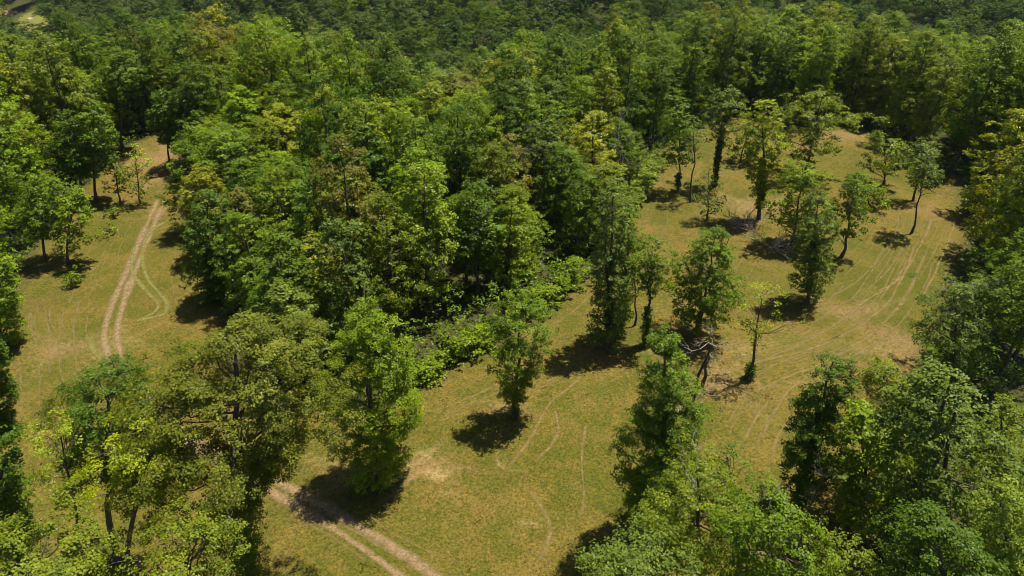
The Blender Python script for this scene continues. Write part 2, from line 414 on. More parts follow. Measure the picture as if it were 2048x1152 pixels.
XS = axis_samples(-2500, 2500, -78, 96, 0.6); YS = axis_samples(-600, 3500, 26, 150, 0.6)
GX, GY = np.meshgrid(XS, YS)
gx, gy = GX.ravel(), GY.ravel(); gz = terrain(gx, gy)
rng0 = np.random.default_rng(5)
gz = gz + np.where((gy < 160) & (np.abs(gx) < 110), rng0.normal(0, 0.012, gx.shape), 0)
inside = in_poly(gx, gy, CLEAR); dl = dist_line(gx, gy, CLEAR, True)
litter = np.clip(np.where(inside, 0.5 - dl / 3.0, 0.5 + dl / 3.0), 0, 1)
fine_zone = (gx > -80) & (gx < 98) & (gy > 24) & (gy < 152)
wear = np.zeros(gx.shape); lush = np.zeros(gx.shape)
def stroke(arr, pts, width, amount):
    P = catmull(gw(pts), 1.0)[:, :2]; lo = P.min(0) - 3; hi = P.max(0) + 3
    k = np.where(fine_zone & (gx > lo[0]) & (gx < hi[0]) & (gy > lo[1]) & (gy < hi[1]))[0]
    if len(k) == 0: return
    d = dist_line(gx[k], gy[k], P); arr[k] = np.maximum(arr[k], amount * np.clip(1.3 - d / width, 0, 1))
def blob(arr, c, rx, ry, amount):
    p = gp(*c); d = np.hypot((gx - p[0]) / rx, (gy - p[1]) / ry); a = np.arctan2(gy - p[1], gx - p[0])
    d = d * (1 + .3 * np.sin(3 * a + c[0]) + .25 * np.sin(7 * a + c[1]) + .2 * np.sin(13 * a)); arr[:] = np.maximum(arr, amount * np.clip(1.25 - d, 0, 1))
# mower windrows: long pale straw lines curving round the clearing
MOW = []
for pts, a in [
    ([(1000, 800), (1090, 770), (1180, 700), (1260, 600), (1310, 500), (1340, 430)], .3), ([(840, 830), (930, 800), (1010, 760), (1110, 690)], .6), ([(850, 850), (960, 800), (1060, 765)], .4),
    ([(870, 800), (960, 755), (1080, 680), (1140, 620)], .35), ([(1005, 955), (1060, 880), (1110, 800), (1160, 760), (1165, 740)], .5), ([(1040, 960), (1075, 1000), (1100, 1050), (1095, 1095), (1060, 1152)], .6),
    ([(1050, 940), (1100, 890), (1115, 850), (1105, 800)], .45), ([(1160, 1060), (1170, 980), (1165, 900), (1180, 830)], .5), ([(985, 890), (1000, 930), (1040, 960)], .5),
    ([(1440, 750), (1530, 720), (1640, 690), (1760, 620), (1810, 540), (1830, 480)], .55), ([(1480, 790), (1600, 740), (1720, 680), (1800, 600), (1850, 500)], .45), ([(1500, 730), (1600, 690), (1700, 630), (1740, 590)], .45),
    ([(1520, 890), (1545, 830), (1580, 780), (1660, 730), (1760, 690)], .55), ([(1480, 900), (1500, 850), (1550, 790)], .45), ([(1540, 940), (1555, 870), (1600, 820)], .6),
    ([(1700, 620), (1780, 570), (1820, 520)], .6), ([(1750, 590), (1800, 560), (1850, 480), (1870, 430)], .5), ([(1640, 640), (1660, 600), (1700, 560)], .4), ([(1840, 600), (1870, 540), (1900, 470), (1915, 420)], .5),
    ([(1650, 600), (1720, 560), (1790, 470), (1800, 400)], .35), ([(1320, 640), (1400, 600), (1470, 540), (1500, 480)], .3), ([(1380, 560), (1420, 480), (1460, 430), (1500, 390)], .35), ([(1480, 400), (1530, 395), (1570, 400)], .5),
    ([(1120, 640), (1180, 590), (1240, 520)], .45), ([(1140, 650), (1200, 600), (1260, 520)], .35), ([(1110, 660), (1130, 610), (1180, 565)], .4), ([(1180, 640), (1290, 560), (1350, 480)], .3),
    ([(1430, 330), (1500, 320), (1560, 300)], .35), ([(1660, 300), (1720, 330), (1780, 400)], .3), ([(1380, 470), (1440, 400), (1470, 340)], .3),
    ([(35, 620), (30, 660), (55, 690), (75, 720)], .5), ([(60, 610), (65, 660), (85, 700)], .4), ([(80, 600), (70, 650), (90, 690)], .35), ([(100, 600), (95, 680), (100, 760)], .35),
    ([(130, 600), (115, 690), (125, 780)], .35), ([(160, 590), (145, 660), (150, 740)], .35), ([(40, 860), (45, 790), (40, 720)], .4), ([(70, 860), (75, 780), (72, 720)], .35), ([(190, 480), (160, 560), (140, 620)], .3),
    ([(250, 430), (215, 510), (185, 590)], .3), ([(360, 480), (345, 540), (350, 600)], .3), ([(1560, 1130), (1590, 1080), (1640, 1030), (1680, 1010)], .6), ([(1600, 1140), (1640, 1080), (1690, 1040)], .6),
    ([(560, 1010), (660, 1070), (760, 1140)], .3), ([(620, 1000), (760, 1090), (900, 1160)], .5), ([(700, 1080), (760, 1120), (800, 1160)], .8)]:
    MOW.append((pts, a))
for c, rx, ry, a in [((862, 940), 2.2, 1.0, 1.3), ((850, 915), .9, 1.4, 1.2), ((885, 945), 1.0, .4, 1.2), ((700, 940), 2.5, 1.5, .5), ((330, 335), 6, 5, .75), ((345, 310), 5, 7, .7), ((1440, 760), 2.5, 2, .7), ((1020, 815), 2.2, 1.0, .4), ((1500, 410), 5, 3, .55),
                     ((1700, 625), 4, 2, .45), ((1780, 700), 5, 2.5, .45), ((1820, 690), 4, 2.5, .45), ((1640, 760), 3, 1.5, .35), ((1340, 700), 3, 1.2, .5), ((110, 700), 3, 2, .4), ((140, 690), 5, 1.2, .4), ((1690, 270), 5, 4, .6),
                     ((1070, 1045), .6, .4, .9), ((1030, 1085), .5, .3, .8), ((890, 985), .6, .3, .7), ((325, 425), 2.2, 1.6, .6), ((230, 690), 3, 4, .35), ((1480, 700), 4, 2, .35), ((1380, 250), 3, 3, .5)]:
    blob(wear, c, rx, ry, a)
for c, rx, ry, a in [((1190, 775), 2.4, 1.2, .9), ((700, 985), 3, 1.2, .7), ((800, 1090), 6, 1.2, .5), ((890, 900), 1.3, .8, .8), ((1195, 870), 1.6, .9, .6), ((1575, 680), 2.2, 1.2, .9), ((1500, 600), 5, 4, .6), ((1560, 560), 5, 4, .7), ((1680, 690), 4, 2, .4),
                     ((1620, 840), 5, 2, .5), ((1500, 860), 3, 2, .4), ((130, 770), 1.0, .8, .9), ((250, 600), 1.2, 4, .6), ((1030, 1030), 1.5, .8, .6), ((30, 700), 2.5, 6, .7), ((1440, 540), 5, 5, .45), ((1340, 420), 6, 9, .45), ((1600, 290), 8, 10, .5),
                     ((1480, 310), 8, 12, .4), ((1750, 380), 6, 9, .35), ((200, 460), 7, 9, .4), ((1130, 640), 4, 4, .35), ((900, 850), 3, 2, .4), ((720, 1060), 7, .8, .5), ((1690, 580), 5, 3, .4)]:
    blob(lush, c, rx, ry, a)
soil = np.zeros(gx.shape)
for c, rx, ry, a in [((335, 330), 5, 8, 1), ((345, 305), 6, 9, 1), ((350, 355), 5, 4, .8), ((1445, 765), 3, 2.2, .9), ((1430, 745), 2, 2, .8), ((1820, 685), 5, 3.5, .8), ((1700, 622), 3.5, 2, .8), ((1025, 818), 2.2, 1.1, .6), ((1690, 268), 6, 6, .8),
                     ((690, 965), 2.8, 1.6, .7), ((1500, 415), 4, 3, .7), ((110, 705), 2.5, 2, .7), ((145, 695), 5, 1.2, .5), ((890, 350), 3, 2, .3), ((1215, 710), 3, 1.2, .6), ((1345, 715), 3, 1.5, .6), ((330, 425), 2.5, 1.6, .6), ((1780, 740), 5, 2, .6),
                     ((1600, 1100), 5, 2, .7), ((840, 930), 3.6, 1.8, .7), ((1385, 665), 2, 1.5, .7), ((1850, 420), 4, 3, .6), ((1290, 460), 2, 4, .4)]:
    blob(soil, c, rx, ry, a)
wear *= (1 - litter); soil *= (1 - litter); lush *= (1 - litter)
nx, ny = len(XS), len(YS)
ii = (np.arange(ny - 1)[:, None] * nx + np.arange(nx - 1)[None, :]).ravel()
gme = mesh_np('ground', np.stack([gx, gy, gz], 1), np.stack([ii, ii + 1, ii + nx + 1, ii + nx], 1), GROUND, litter, 'litter', 'POINT')
for nm, arr in (('wear', wear), ('lush', lush), ('soil', soil)):
    a = gme.attributes.new(nm, 'FLOAT', 'POINT'); a.data.foreach_set('value', arr.astype(np.float32))
gme.polygons.foreach_set('use_smooth', np.ones(len(gme.polygons), bool))
tag(link('ground', gme), 'mown olive and straw coloured grass clearing running into woodland floor', None, None, 'structure')

def ribbon(name, pts, width, mat, parent, lift=0.03, cols=7, step=0.4, seed=1, px=True):
    rng = np.random.default_rng(seed)
    P = catmull(gw(pts) if px else pts, step); T = np.gradient(P, axis=0); T /= np.linalg.norm(T, axis=1)[:, None] + 1e-9
    Nn = np.stack([-T[:, 1], T[:, 0]], 1); m = len(P)
    wv = width * (1 + .25 * np.interp(np.arange(m), np.arange(0, m + 8, 8), rng.normal(0, 1, len(np.arange(0, m + 8, 8)))))
    s = np.linspace(-1, 1, cols); Q = P[:, None, :] + Nn[:, None, :] * (s[None, :, None] * wv[:, None, None] * .5)
    x, y = Q[..., 0].ravel(), Q[..., 1].ravel(); z = terrain(x, y) + lift
    e = (1 - np.abs(s) ** 2)[None, :] * np.ones((m, 1)); e[:3] *= np.array([0, .3, .7])[:, None]; e[-3:] *= np.array([.7, .3, 0])[:, None]
    i = (np.arange(m - 1)[:, None] * cols + np.arange(cols - 1)[None, :]).ravel()
    me = mesh_np(name, np.stack([x, y, z], 1), np.stack([i, i + 1, i + cols + 1, i + cols], 1), mat, e.ravel(), 'edge', 'POINT')
    return link(name, me, parent)

def holder(name, loc=(0, 0, 0)):
    e = bpy.data.objects.new(name, None); COL.objects.link(e); e.location = loc; return e
tk = tag(holder('dirt_track'), 'pale rutted dirt track curving through the mown clearing', None, None, 'structure')
ribbon('rut', RUT_L, 1.55, RUT, tk, seed=2); ribbon('rut', RUT_R, 1.55, RUT, tk, seed=3)
tl = tag(holder('tyre_marks'), 'looping yellow tyre marks pressed into grass beside the dirt track', None, None, 'structure')
ribbon('wheel_mark', LOOP_A, 1.0, TYRE, tl, .045, seed=4); ribbon('wheel_mark', LOOP_B, 0.9, TYRE, tl, .04, seed=5); ribbon('wheel_mark', LOOP_C, 1.0, TYRE, tl, .042, seed=6)

mw = tag(holder('mowing_lines'), 'thin pale straw lines left by mowing across the clearing', None, None, 'structure')
mr = np.random.default_rng(64)
for q, (pts, a) in enumerate(MOW):
    P = catmull(gw(pts), 2.0); T = np.gradient(P, axis=0); T /= np.linalg.norm(T, axis=1)[:, None]; Nn = np.stack([-T[:, 1], T[:, 0]], 1)
    for off in ([0.0] + (([1.9, -1.8, 3.7] if len(pts) > 3 else [1.7]) if q > 8 else [])):
        lo = int(mr.integers(0, max(1, len(P) // 4))) if off else 0; hi = len(P) - (int(mr.integers(0, max(1, len(P) // 4))) if off else 0)
        Q = P[lo:hi] + Nn[lo:hi] * (off + mr.normal(0, .15)); Q = Q + mr.normal(0, .06, Q.shape)
        if len(Q) < 4: continue
        if not in_poly(Q[:, 0], Q[:, 1], CLEAR).all(): continue
        ribbon('straw_line', list(Q), (.40 + .5 * a) * (1 if off == 0 else .75), STRAW if a > .4 and off == 0 else STRAW2, mw, .022 + .0004 * (q % 9) + .0007 * abs(off), 5, .6, 100 + q, False)

# ------------------------------------------------------------------ trees that stand apart (placed one by one)
hero_n = [0]; HERO_XY = []
def hero(kind, label, base, top, wpx, vb, color, prof='oval', dens=1.0, gaps=.25, ivy=None, dead=0, forks=1, cat='tree', group=None, leaf=None, clump=1.0,
         up=.7, limbs=16, sparse=False, trunk_r=None, lean_y=0.0, ivycolor=None):
    """base/top: pixels of foot and tip, wpx: crown width, vb: pixel row of the crown's bottom"""
    hero_n[0] += 1; b = gp(*base); t = at_depth(top[0], top[1], b[1] + lean_y); h = .97 * (t[2] - b[2]) - .3
    dist = math.hypot(b[1], CAM_H - h * .6); r = .5 * wpx * dist / FPX; r = max(.65 * r, .98 * r - .32)
    cb = np.clip((at_depth(top[0], vb, b[1])[2] - b[2]) / h, 0.02, .85)
    lf = leaf or float(np.clip(dist * 0.0026, .14, .30))
    if ivy: ivy = (ivy[0] * h, ivy[1] * h, ivy[2])
    res = build_tree(1000 + hero_n[0], h, r, cb, prof, dens, lf, (t[0] - b[0], lean_y), trunk_r, clump, up, ivy, limbs, gaps, forks, dead, kind, sparse)
    HERO_XY.append((b[0], b[1], r))
    return place(kind, res, b, label, cat, group, color, ivycolor)

LT = 'lone trees on the mown clearing'
BT = 'broadleaf_tree'
hero(BT, 'full lush green tree leafy to the ground beside a pale bare-soil patch', (757, 958), (735, 600), 175, 945, C_BRIGHT, 'column', 1.25, .3, group=LT, forks=2, limbs=22)
hero(BT, 'round topped tree with side limb, alone mid clearing above its own shadow', (1030, 835), (1045, 588), 138, 805, C_MID, 'umbrella', 1.0, .35, group=LT, ivy=(0, .12, .5))
hero(BT, 'tall grey green tree with ivied twin trunks at the wood corner', (1213, 700), (1228, 350), 100, 690, C_GREY, 'column', 1.0, .3, group=LT, ivy=(.15, .6, .9), forks=2)
hero(BT, 'slim companion stem close behind the tall ivied twin trunks', (1240, 665), (1262, 395), 75, 640, C_MID, 'column', .8, .35, group=LT, ivy=(0, .5, .55))
hero(BT, 'thin tree with long bare dark stem beside the twin trunks', (1270, 650), (1262, 455), 40, 560, C_OLIVE, 'oval', .7, .3, group=LT, sparse=True, trunk_r=.13)
hero(BT, 'tree with bare upper stem and ivy column at foot beside twin trunks', (1290, 692), (1308, 462), 92, 600, C_MID, 'umbrella', .85, .4, group=LT, ivy=(0, .38, .75))
hero(BT, 'broad full double trunked tree at the centre of right clearing', (1392, 672), (1435, 448), 140, 655, C_MID, 'oval', 1.2, .3, group=LT, forks=2, dead=2)
hero(BT, 'sparse yellow green tree with ivy bushy foot and scattered shade', (1497, 758), (1530, 560), 125, 690, C_LIME, 'umbrella', .5, .5, group=LT, sparse=True, ivy=(0, .16, .8), ivycolor=C_DARK, limbs=24)
hero(BT, 'dark column shaped tree leaning slightly with round shadow at foot', (1614, 605), (1640, 378), 95, 585, C_GREY, 'column', 1.1, .25, group=LT, ivy=(.1, .6, .7))
hero(BT, 'slender tree leaning right behind the dark column tree', (1682, 515), (1718, 340), 80, 475, C_MID, 'column', .9, .3, group=LT, trunk_r=.22)
hero(BT, 'bright yellow crowned tall tree on the upper clearing', (1517, 440), (1530, 192), 88, 400, C_YEL, 'umbrella', 1.0, .3, group=LT, ivy=(.1, .55, .9), ivycolor=C_BRIGHT)
hero(BT, 'bushy bright green tree beside the fallen dead brush', (1583, 490), (1610, 318), 120, 465, C_BRIGHT, 'oval', 1.1, .3, group=LT)
hero(BT, 'wide spreading yellow olive tree at the upper clearing', (1608, 350), (1650, 175), 150, 330, C_OLIVE, 'umbrella', .85, .45, group=LT, dead=2, limbs=24)
hero(BT, 'grey green feathery tree in front of bushy bright green tree', (1632, 478), (1655, 400), 70, 465, C_GREY, 'dome', .8, .3, group=LT)
hero(BT, 'thin upright tree at the wood edge with tufted low stem', (1355, 382), (1362, 195), 78, 330, C_MID, 'oval', .9, .35, group=LT, ivy=(.05, .2, .5), trunk_r=.16)
hero(BT, 'bare poled thin tree next to tufted stem at wood edge', (1381, 404), (1390, 225), 60, 320, C_GREY, 'oval', .5, .4, group=LT, sparse=True, trunk_r=.17)
hero(BT, 'dark vase shaped tree with vine wrapped trunk at upper clearing', (1428, 372), (1455, 165), 85, 290, C_GREY, 'umbrella', .85, .4, group=LT, ivy=(0, .5, .8), ivycolor=C_DARK, forks=2)
hero(BT, 'grey vine smothered half dead tree below the vase shaped tree', (1415, 440), (1418, 330), 60, 430, C_GREY, 'column', .7, .3, group=LT, dead=5, sparse=True)
hero(BT, 'small round pale grey green tree casting shade to its left', (1768, 368), (1768, 262), 90, 345, C_PALE, 'round', 1.0, .25, group=LT)
hero(BT, 'small bright green tree in front of the pale round tree', (1738, 410), (1722, 345), 80, 408, C_BRIGHT, 'dome', 1.0, .3, group=LT)
hero(BT, 'thin leaning tree on bare stem at the clearing edge', (1823, 466), (1862, 290), 72, 385, C_GREY, 'oval', .9, .35, group=LT, trunk_r=.16)
hero(BT, 'pale barked leaning tree just behind the thin bare stem', (1826, 402), (1852, 275), 75, 350, C_GREY, 'oval', .9, .35, group=LT)
hero(BT, 'small dark tree standing in shade behind pale round tree', (1802, 335), (1806, 285), 40, 325, C_OLIVE, 'round', .9, .3, group=LT)
hero(BT, 'dark tree low on the far right clearing end', (1480, 325), (1500, 245), 70, 318, C_DARK, 'round', .9, .3, group=LT)
# left clearing
LL = 'trees round the left clearing'
hero(BT, 'narrow dark tree at the wood edge casting round shade by tyre loop', (425, 602), (412, 378), 110, 590, C_DARK, 'column', 1.2, .25, group=LL, ivy=(0, .5, .8))
hero(BT, 'tall dark tree with bare trunk behind pale leaning trunk', (92, 522), (78, 345), 110, 480, C_MID, 'oval', 1.2, .3, group=LL)
hero(BT, 'pale barked tree leaning over the track with long drooping limbs', (137, 528), (150, 370), 95, 505, C_BRIGHT, 'oval', .8, .35, group=LL)
hero('sapling', 'small bushy sapling alone on grass left of dirt track', (142, 572), (146, 530), 42, 570, C_BRIGHT, 'cone', 1.2, .2, cat='sapling')
hero('sapling', 'low stand-in for a drooping limb of the pale barked tree beside upper track', (212, 470), (214, 448), 48, 466, C_BRIGHT, 'dome', .8, .4, cat='sapling')  # small added plant shape suggesting a drooping limb of the pale barked tree
hero('sapling', 'stand-in for a higher drooping limb close to track below the thin upright trees', (226, 432), (228, 402), 42, 428, C_MID, 'dome', .9, .4, cat='sapling')  # second added plant shape, in place of the leaning tree's hanging branches
hero(BT, 'slim bare stemmed tree nearest the track top among dark trunks', (240, 408), (228, 300), 48, 385, C_DARK, 'column', .8, .35, group=LL, trunk_r=.16)
hero(BT, 'small yellow green tree beside the top of dirt track', (281, 408), (268, 285), 60, 395, C_LIME, 'oval', .75, .4, group=LL, sparse=True, trunk_r=.14)
hero(BT, 'dark tree with tall bare trunk left of upper track', (168, 404), (140, 215), 95, 345, C_DARK, 'oval', 1.2, .3, group=LL)
hero(BT, 'straight dark trunked tree second left of upper track', (193, 402), (185, 200), 85, 350, C_MID, 'oval', 1.2, .3, group=LL)
hero(BT, 'dark tree inside shade at the track head', (341, 336), (330, 170), 70, 290, C_DARK, 'column', 1.1, .3, group=LL, trunk_r=.2)
hero(BT, 'dark tall tree right of track head with trunk in shade', (377, 335), (372, 160), 85, 300, C_DARK, 'column', 1.2, .3, group=LL)
hero(BT, 'dark tree on slim trunk at corner of central wood by track', (386, 362), (395, 215), 80, 310, C_MID, 'oval', 1.1, .3, group=LL)
hero(BT, 'tree with pale sunlit trunk behind the upper track', (246, 300), (235, 90), 95, 200, C_MID, 'oval', 1.1, .3, group=LL)
hero('bush', 'bright green bush at left edge of left clearing', (4, 690), (2, 512), 95, 690, C_BRIGHT, 'dome', 1.2, .25, cat='bush')
hero('cedar_tree', 'dark dense cedar at left edge below the bright bush', (-8, 862), (-5, 680), 100, 862, C_DARK, 'cone', 1.3, .2, up=.3)
# left foreground
FG = 'tall foreground trees'
hero(BT, 'huge spreading tree over the track with thick ivy clad trunk', (505, 1195), (462, 632), 385, 960, (0.125, 0.152, 0.0145), 'oval', 1.3, .35, group=FG, ivy=(0, .62, 2.1), ivycolor=C_MID, limbs=36, dead=3, clump=.8, trunk_r=.5)
hero(BT, 'dark green foreground tree left of huge ivy clad tree', (235, 1120), (208, 715), 205, 940, C_DARK, 'round', 1.25, .3, group=FG, limbs=24, dead=2)
hero(BT, 'glowing yellow green tree with bare twigs in lower left', (268, 1260), (282, 840), 190, 1010, C_YEL, 'umbrella', 1.1, .4, group=FG, limbs=26, dead=4)
hero(BT, 'thin crooked bare trunk with yellowish leaf tuft at lower left', (192, 1190), (108, 825), 150, 965, C_LIME, 'umbrella', .7, .4, group=FG, sparse=True, trunk_r=.19, dead=2)
hero(BT, 'yellow green crown with dead grey branches at bottom left centre', (385, 1480), (365, 1045), 230, 1180, C_OLIVE, 'umbrella', 1.1, .4, group=FG, dead=5, limbs=26)
hero(BT, 'yellow green crown cut by bottom left corner', (50, 1560), (48, 1045), 240, 1200, C_OLIVE, 'umbrella', 1.15, .35, group=FG, dead=3)
hero('cedar_tree', 'dark feathery evergreen on left frame edge beside crooked trunk', (-10, 1330), (8, 842), 170, 1200, C_DARK, 'cone', 1.2, .25, up=.3)
# right foreground
hero(BT, 'spire shaped vine draped tree beside leaning dead trunk', (1322, 1068), (1333, 640), 215, 1050, C_MID, 'cone', 1.15, .35, group=FG, limbs=28, ivy=(.1, .7, 1.0), dead=2)
hero(BT, 'pale green tree in front of the spire shaped tree', (1395, 1290), (1395, 888), 215, 1120, C_OLIVE, 'oval', .95, .35, group=FG, dead=2)
hero(BT, 'pale green leafy crown at bottom centre edge', (1285, 1480), (1290, 1068), 250, 1230, C_GREY, 'dome', 1.0, .3, group=FG)
hero(BT, 'mid green crown at bottom between pale crown and dry grass', (1560, 1420), (1540, 960), 190, 1180, C_MID, 'oval', .85, .4, group=FG, dead=2)
hero(BT, 'dark ivied tree leaning right over the lower clearing', (1592, 1012), (1678, 680), 135, 985, C_DARK, 'oval', 1.05, .35, group=FG, ivy=(0, .7, .9), limbs=22)
hero(BT, 'bright round leaved tree right of the dark leaning tree', (1722, 1065), (1728, 800), 145, 1050, C_BRIGHT, 'column', 1.1, .25, group=FG, leaf=.3)
hero(BT, 'olive feathery tree below half dead oak at right', (1775, 985), (1768, 705), 150, 970, C_OLIVE, 'oval', 1.0, .3, group=FG)
hero(BT, 'big dark two trunked tree leaning right in lower right', (1815, 1150), (1915, 715), 250, 1120, C_GREY, 'oval', .95, .35, group=FG, forks=2, limbs=30, trunk_r=.42, leaf=.25)
hero(BT, 'half dead oak with bare twisted limbs above a broad shadow', (1900, 765), (1915, 545), 185, 745, C_GREY, 'round', .8, .45, group=FG, dead=7, limbs=26)
hero(BT, 'yellowish tree at right frame edge behind big two trunked tree', (1995, 1080), (2010, 790), 130, 1060, C_OLIVE, 'oval', 1.0, .3, group=FG)
hero('pine_tree', 'soft feathery pale pine in the lower right corner', (2030, 1430), (2005, 895), 180, 1250, C_PALE, 'cone', .9, .3, up=.4)
hero(BT, 'small yellow green crown at bottom beside the dry grass gap', (1690, 1420), (1688, 1062), 130, 1200, C_OLIVE, 'dome', .9, .35, group=FG)
hero(BT, 'dark tree filling the bottom right below big two trunked tree', (1890, 1500), (1885, 1020), 230, 1300, C_DARK, 'oval', 1.0, .3, group=FG)
hero(BT, 'grey green tree with dead twig tip above pale green tree', (1470, 1200), (1455, 870), 110, 1080, C_GREY, 'oval', .7, .4, group=FG, dead=4, sparse=True)

# ------------------------------------------------------------------ shrubs along the wood edge
HEDGES = []
def shrub_row(kind, label, pts, width, height, color, seed, leaf=.26, cat='hedge'):
    rng = np.random.default_rng(seed); P = catmull(gw(pts), .8); HEDGES.append(P); n = int(len(P) * width * 3.4)
    k = rng.integers(0, len(P), n); C = np.zeros((n, 3)); C[:, :2] = P[k] + rng.normal(0, width * .28, (n, 2))
    d = dist_line(C[:, 0], C[:, 1], P); C[:, 2] = terrain(C[:, 0], C[:, 1]) + height * rng.random(n) ** .7 * np.clip(1.15 - d / width, .15, 1) * (1 + .3 * np.sin(C[:, 0] * .9))
    CR = rng.uniform(.45, .95, n); per = (5.5 * (CR / leaf) ** 2).astype(int) + 6
    o = P.mean(0); org = np.array((o[0], o[1], float(terrain(o[0], o[1]))))
    V, F, t = leaves(rng, C - org, CR, per, leaf); root = holder(kind, org); tag(root, label, cat)
    link('foliage', mesh_np(kind, V, F, LEAF, t), root, color)
    T = Tubes()
    for i in range(0, n, 9):
        b = C[i] - org; g = np.array((b[0], b[1], float(terrain(C[i][0], C[i][1])) - org[2] - .05)); T.add(bend(rng, g, b, 4, .08), np.linspace(.04, .015, 4), 4)
    tag(link('stems', T.mesh(kind, BARK), root), kind='stuff'); return root
shrub_row('bramble_hedge', 'low clipped looking bramble hedge along the central wood front', [(838, 764), (880, 738), (930, 712), (972, 690)], 3.4, 2.5, C_BRIGHT, 11)
shrub_row('bramble_hedge', 'loose bramble bank at the inner bend of right clearing', [(1040, 640), (1080, 615), (1120, 590), (1150, 560)], 3.4, 2.8, C_BRIGHT, 12)
shrub_row('bramble_hedge', 'weedy fringe under the wood between twin trunks and thin trees', [(1265, 415), (1290, 360), (1310, 325)], 3.5, 2.2, C_PALE, 13, .34)

# undergrowth: weeds and low brush filling the wood's rim
ur = np.random.default_rng(91); q = 60000; ux = ur.uniform(-95, 110, q); uy = ur.uniform(34, 170, q)
ud = dist_line(ux, uy, CLEAR, True); k = (~in_poly(ux, uy, CLEAR)) & (ud > .5) & (ur.random(q) < np.exp(-ud / 6.5)); ux, uy, ud = ux[k], uy[k], ud[k]
k = np.array([visible(a_, b_, 0, 60) and (project((a_, b_, 0))[1] < 1000 or a_ > 10) for a_, b_ in zip(ux, uy)]); ux, uy, ud = ux[k], uy[k], ud[k]
uh = (.25 + 3.0 * ur.random(len(ux)) ** 1.6) * np.clip(ud / 2.5, .35, 1.3); uc = np.stack([ux, uy, terrain(ux, uy) + uh], 1)
ucr = ur.uniform(.4, .9, len(ux)); V, F, t = leaves(ur, uc, ucr, (2.6 * (ucr / .32) ** 2).astype(int) + 5, .32, flat=.75)
print('undergrowth', len(ux), len(F))
tag(link('undergrowth', mesh_np('undergrowth', V, F, LEAF, t), None, C_MID), 'green weeds and low brush rimming the woods along the clearing', None, None, 'stuff')

# ------------------------------------------------------------------ dead wood
def dead_tree(kind, label, base, top, seed, r=.22, nb=7, blen=3.0, fallen=False, lean_y=0.0, z=0.0):
    rng = np.random.default_rng(seed); b = gp(*base); b[2] += z; t = at_depth(top[0], top[1], b[1] + lean_y) - b
    root = holder(kind, b); tag(root, label, 'dead tree'); T = Tubes(); p = bend(rng, (0, 0, -.1 if not z else 0), t, 7, .03); T.add(p, np.linspace(r, r * .35, 7), 7)
    link('trunk', T.mesh(kind, BARK if not fallen else PALE), root)
    for k in range(nb):
        D = Tubes(); q = p[rng.integers(3, 7)]; e = t / np.linalg.norm(t) * .8 + rng.normal(0, .6, 3); twigs(rng, D, q, e, blen * rng.uniform(.6, 1.2), r * .2, 2)
        link('branch', D.mesh(kind, PALE), root)
    return root
dead_tree('dead_tree', 'dark leaning dead trunk with bare grey branches above lower clearing', (1345, 1010), (1425, 690), 31, .24, 6, 2.6)
dead_tree('dead_tree', 'short broken dark snag standing behind the leaning dead trunk', (1404, 772), (1420, 690), 32, .24, 4, 1.6)
dead_tree('dead_tree', 'bleached bare snag among dark crowns at central wood corner', (1235, 415), (1235, 265), 33, .16, 9, 3.4)
dead_tree('dead_tree', 'grey bare topped tree deep in the central wood', (1040, 450), (1035, 270), 34, .18, 12, 4.0)
dead_tree('dead_tree', 'thin grey dead stem in the lower right brush', (1600, 1090), (1645, 880), 35, .1, 5, 1.8)
def brush(kind, label, c, seed, n, L):
    rng = np.random.default_rng(seed); b = gp(*c); root = holder(kind, b); tag(root, label, 'brush pile')
    for k in range(n):
        D = Tubes(); a = rng.uniform(0, 2 * PI); twigs(rng, D, np.array((rng.normal(0, .5), rng.normal(0, .5), .15)), np.array((math.cos(a), math.sin(a), rng.uniform(.05, .9))), L * rng.uniform(.7, 1.4), .085, 2)
        link('branch', D.mesh(kind, PALE), root)
brush('brush_pile', 'bleached fallen branches lying by bushy bright green tree', (1545, 498), 41, 12, 3.6)
brush('brush_pile', 'grey heap of dead brush under the yellow crowned tree', (1492, 452), 42, 14, 3.0)

# ------------------------------------------------------------------ the woods
PROT = []
prng = np.random.default_rng(77)
for k in range(12):
    pf = ['oval', 'round', 'umbrella', 'column', 'oval', 'dome'][k % 6]; rr = [4.3, 4.6, 4.8, 3.3, 4.0, 4.4][k % 6]
    PROT.append((build_tree(200 + k, 18.0, rr, [.28, .3, .4, .15, .22, .12][k % 6], pf, 1.0, .27, (prng.normal(0, .5), prng.normal(0, .5)), None, 1.0, .7,
                            None, 10, .3, 1, 2 if k in (3, 8) else 0, 'wood_tree'), pf, rr))
TONES = [('dark green', C_DARK), ('mid green', C_MID), ('olive', C_OLIVE), ('bright green', C_BRIGHT), ('grey green', C_GREY), ('yellow green', (0.190, 0.220, 0.014)), ('dull olive', (0.140, 0.150, 0.024))]
FORM = {'oval': 'oval crowned', 'round': 'round crowned', 'umbrella': 'spreading', 'column': 'narrow', 'dome': 'bushy'}

def jitter_points(x0, x1, y0, y1, s, seed):
    r = np.random.default_rng(seed); ys = np.arange(y0, y1, s * .87); P = []
    for i, y in enumerate(ys):
        xs = np.arange(x0 + (i % 2) * s / 2, x1, s); P.append(np.stack([xs + r.uniform(-.33, .33, len(xs)) * s, y + r.uniform(-.33, .33, len(xs)) * s], 1))
    return np.concatenate(P)

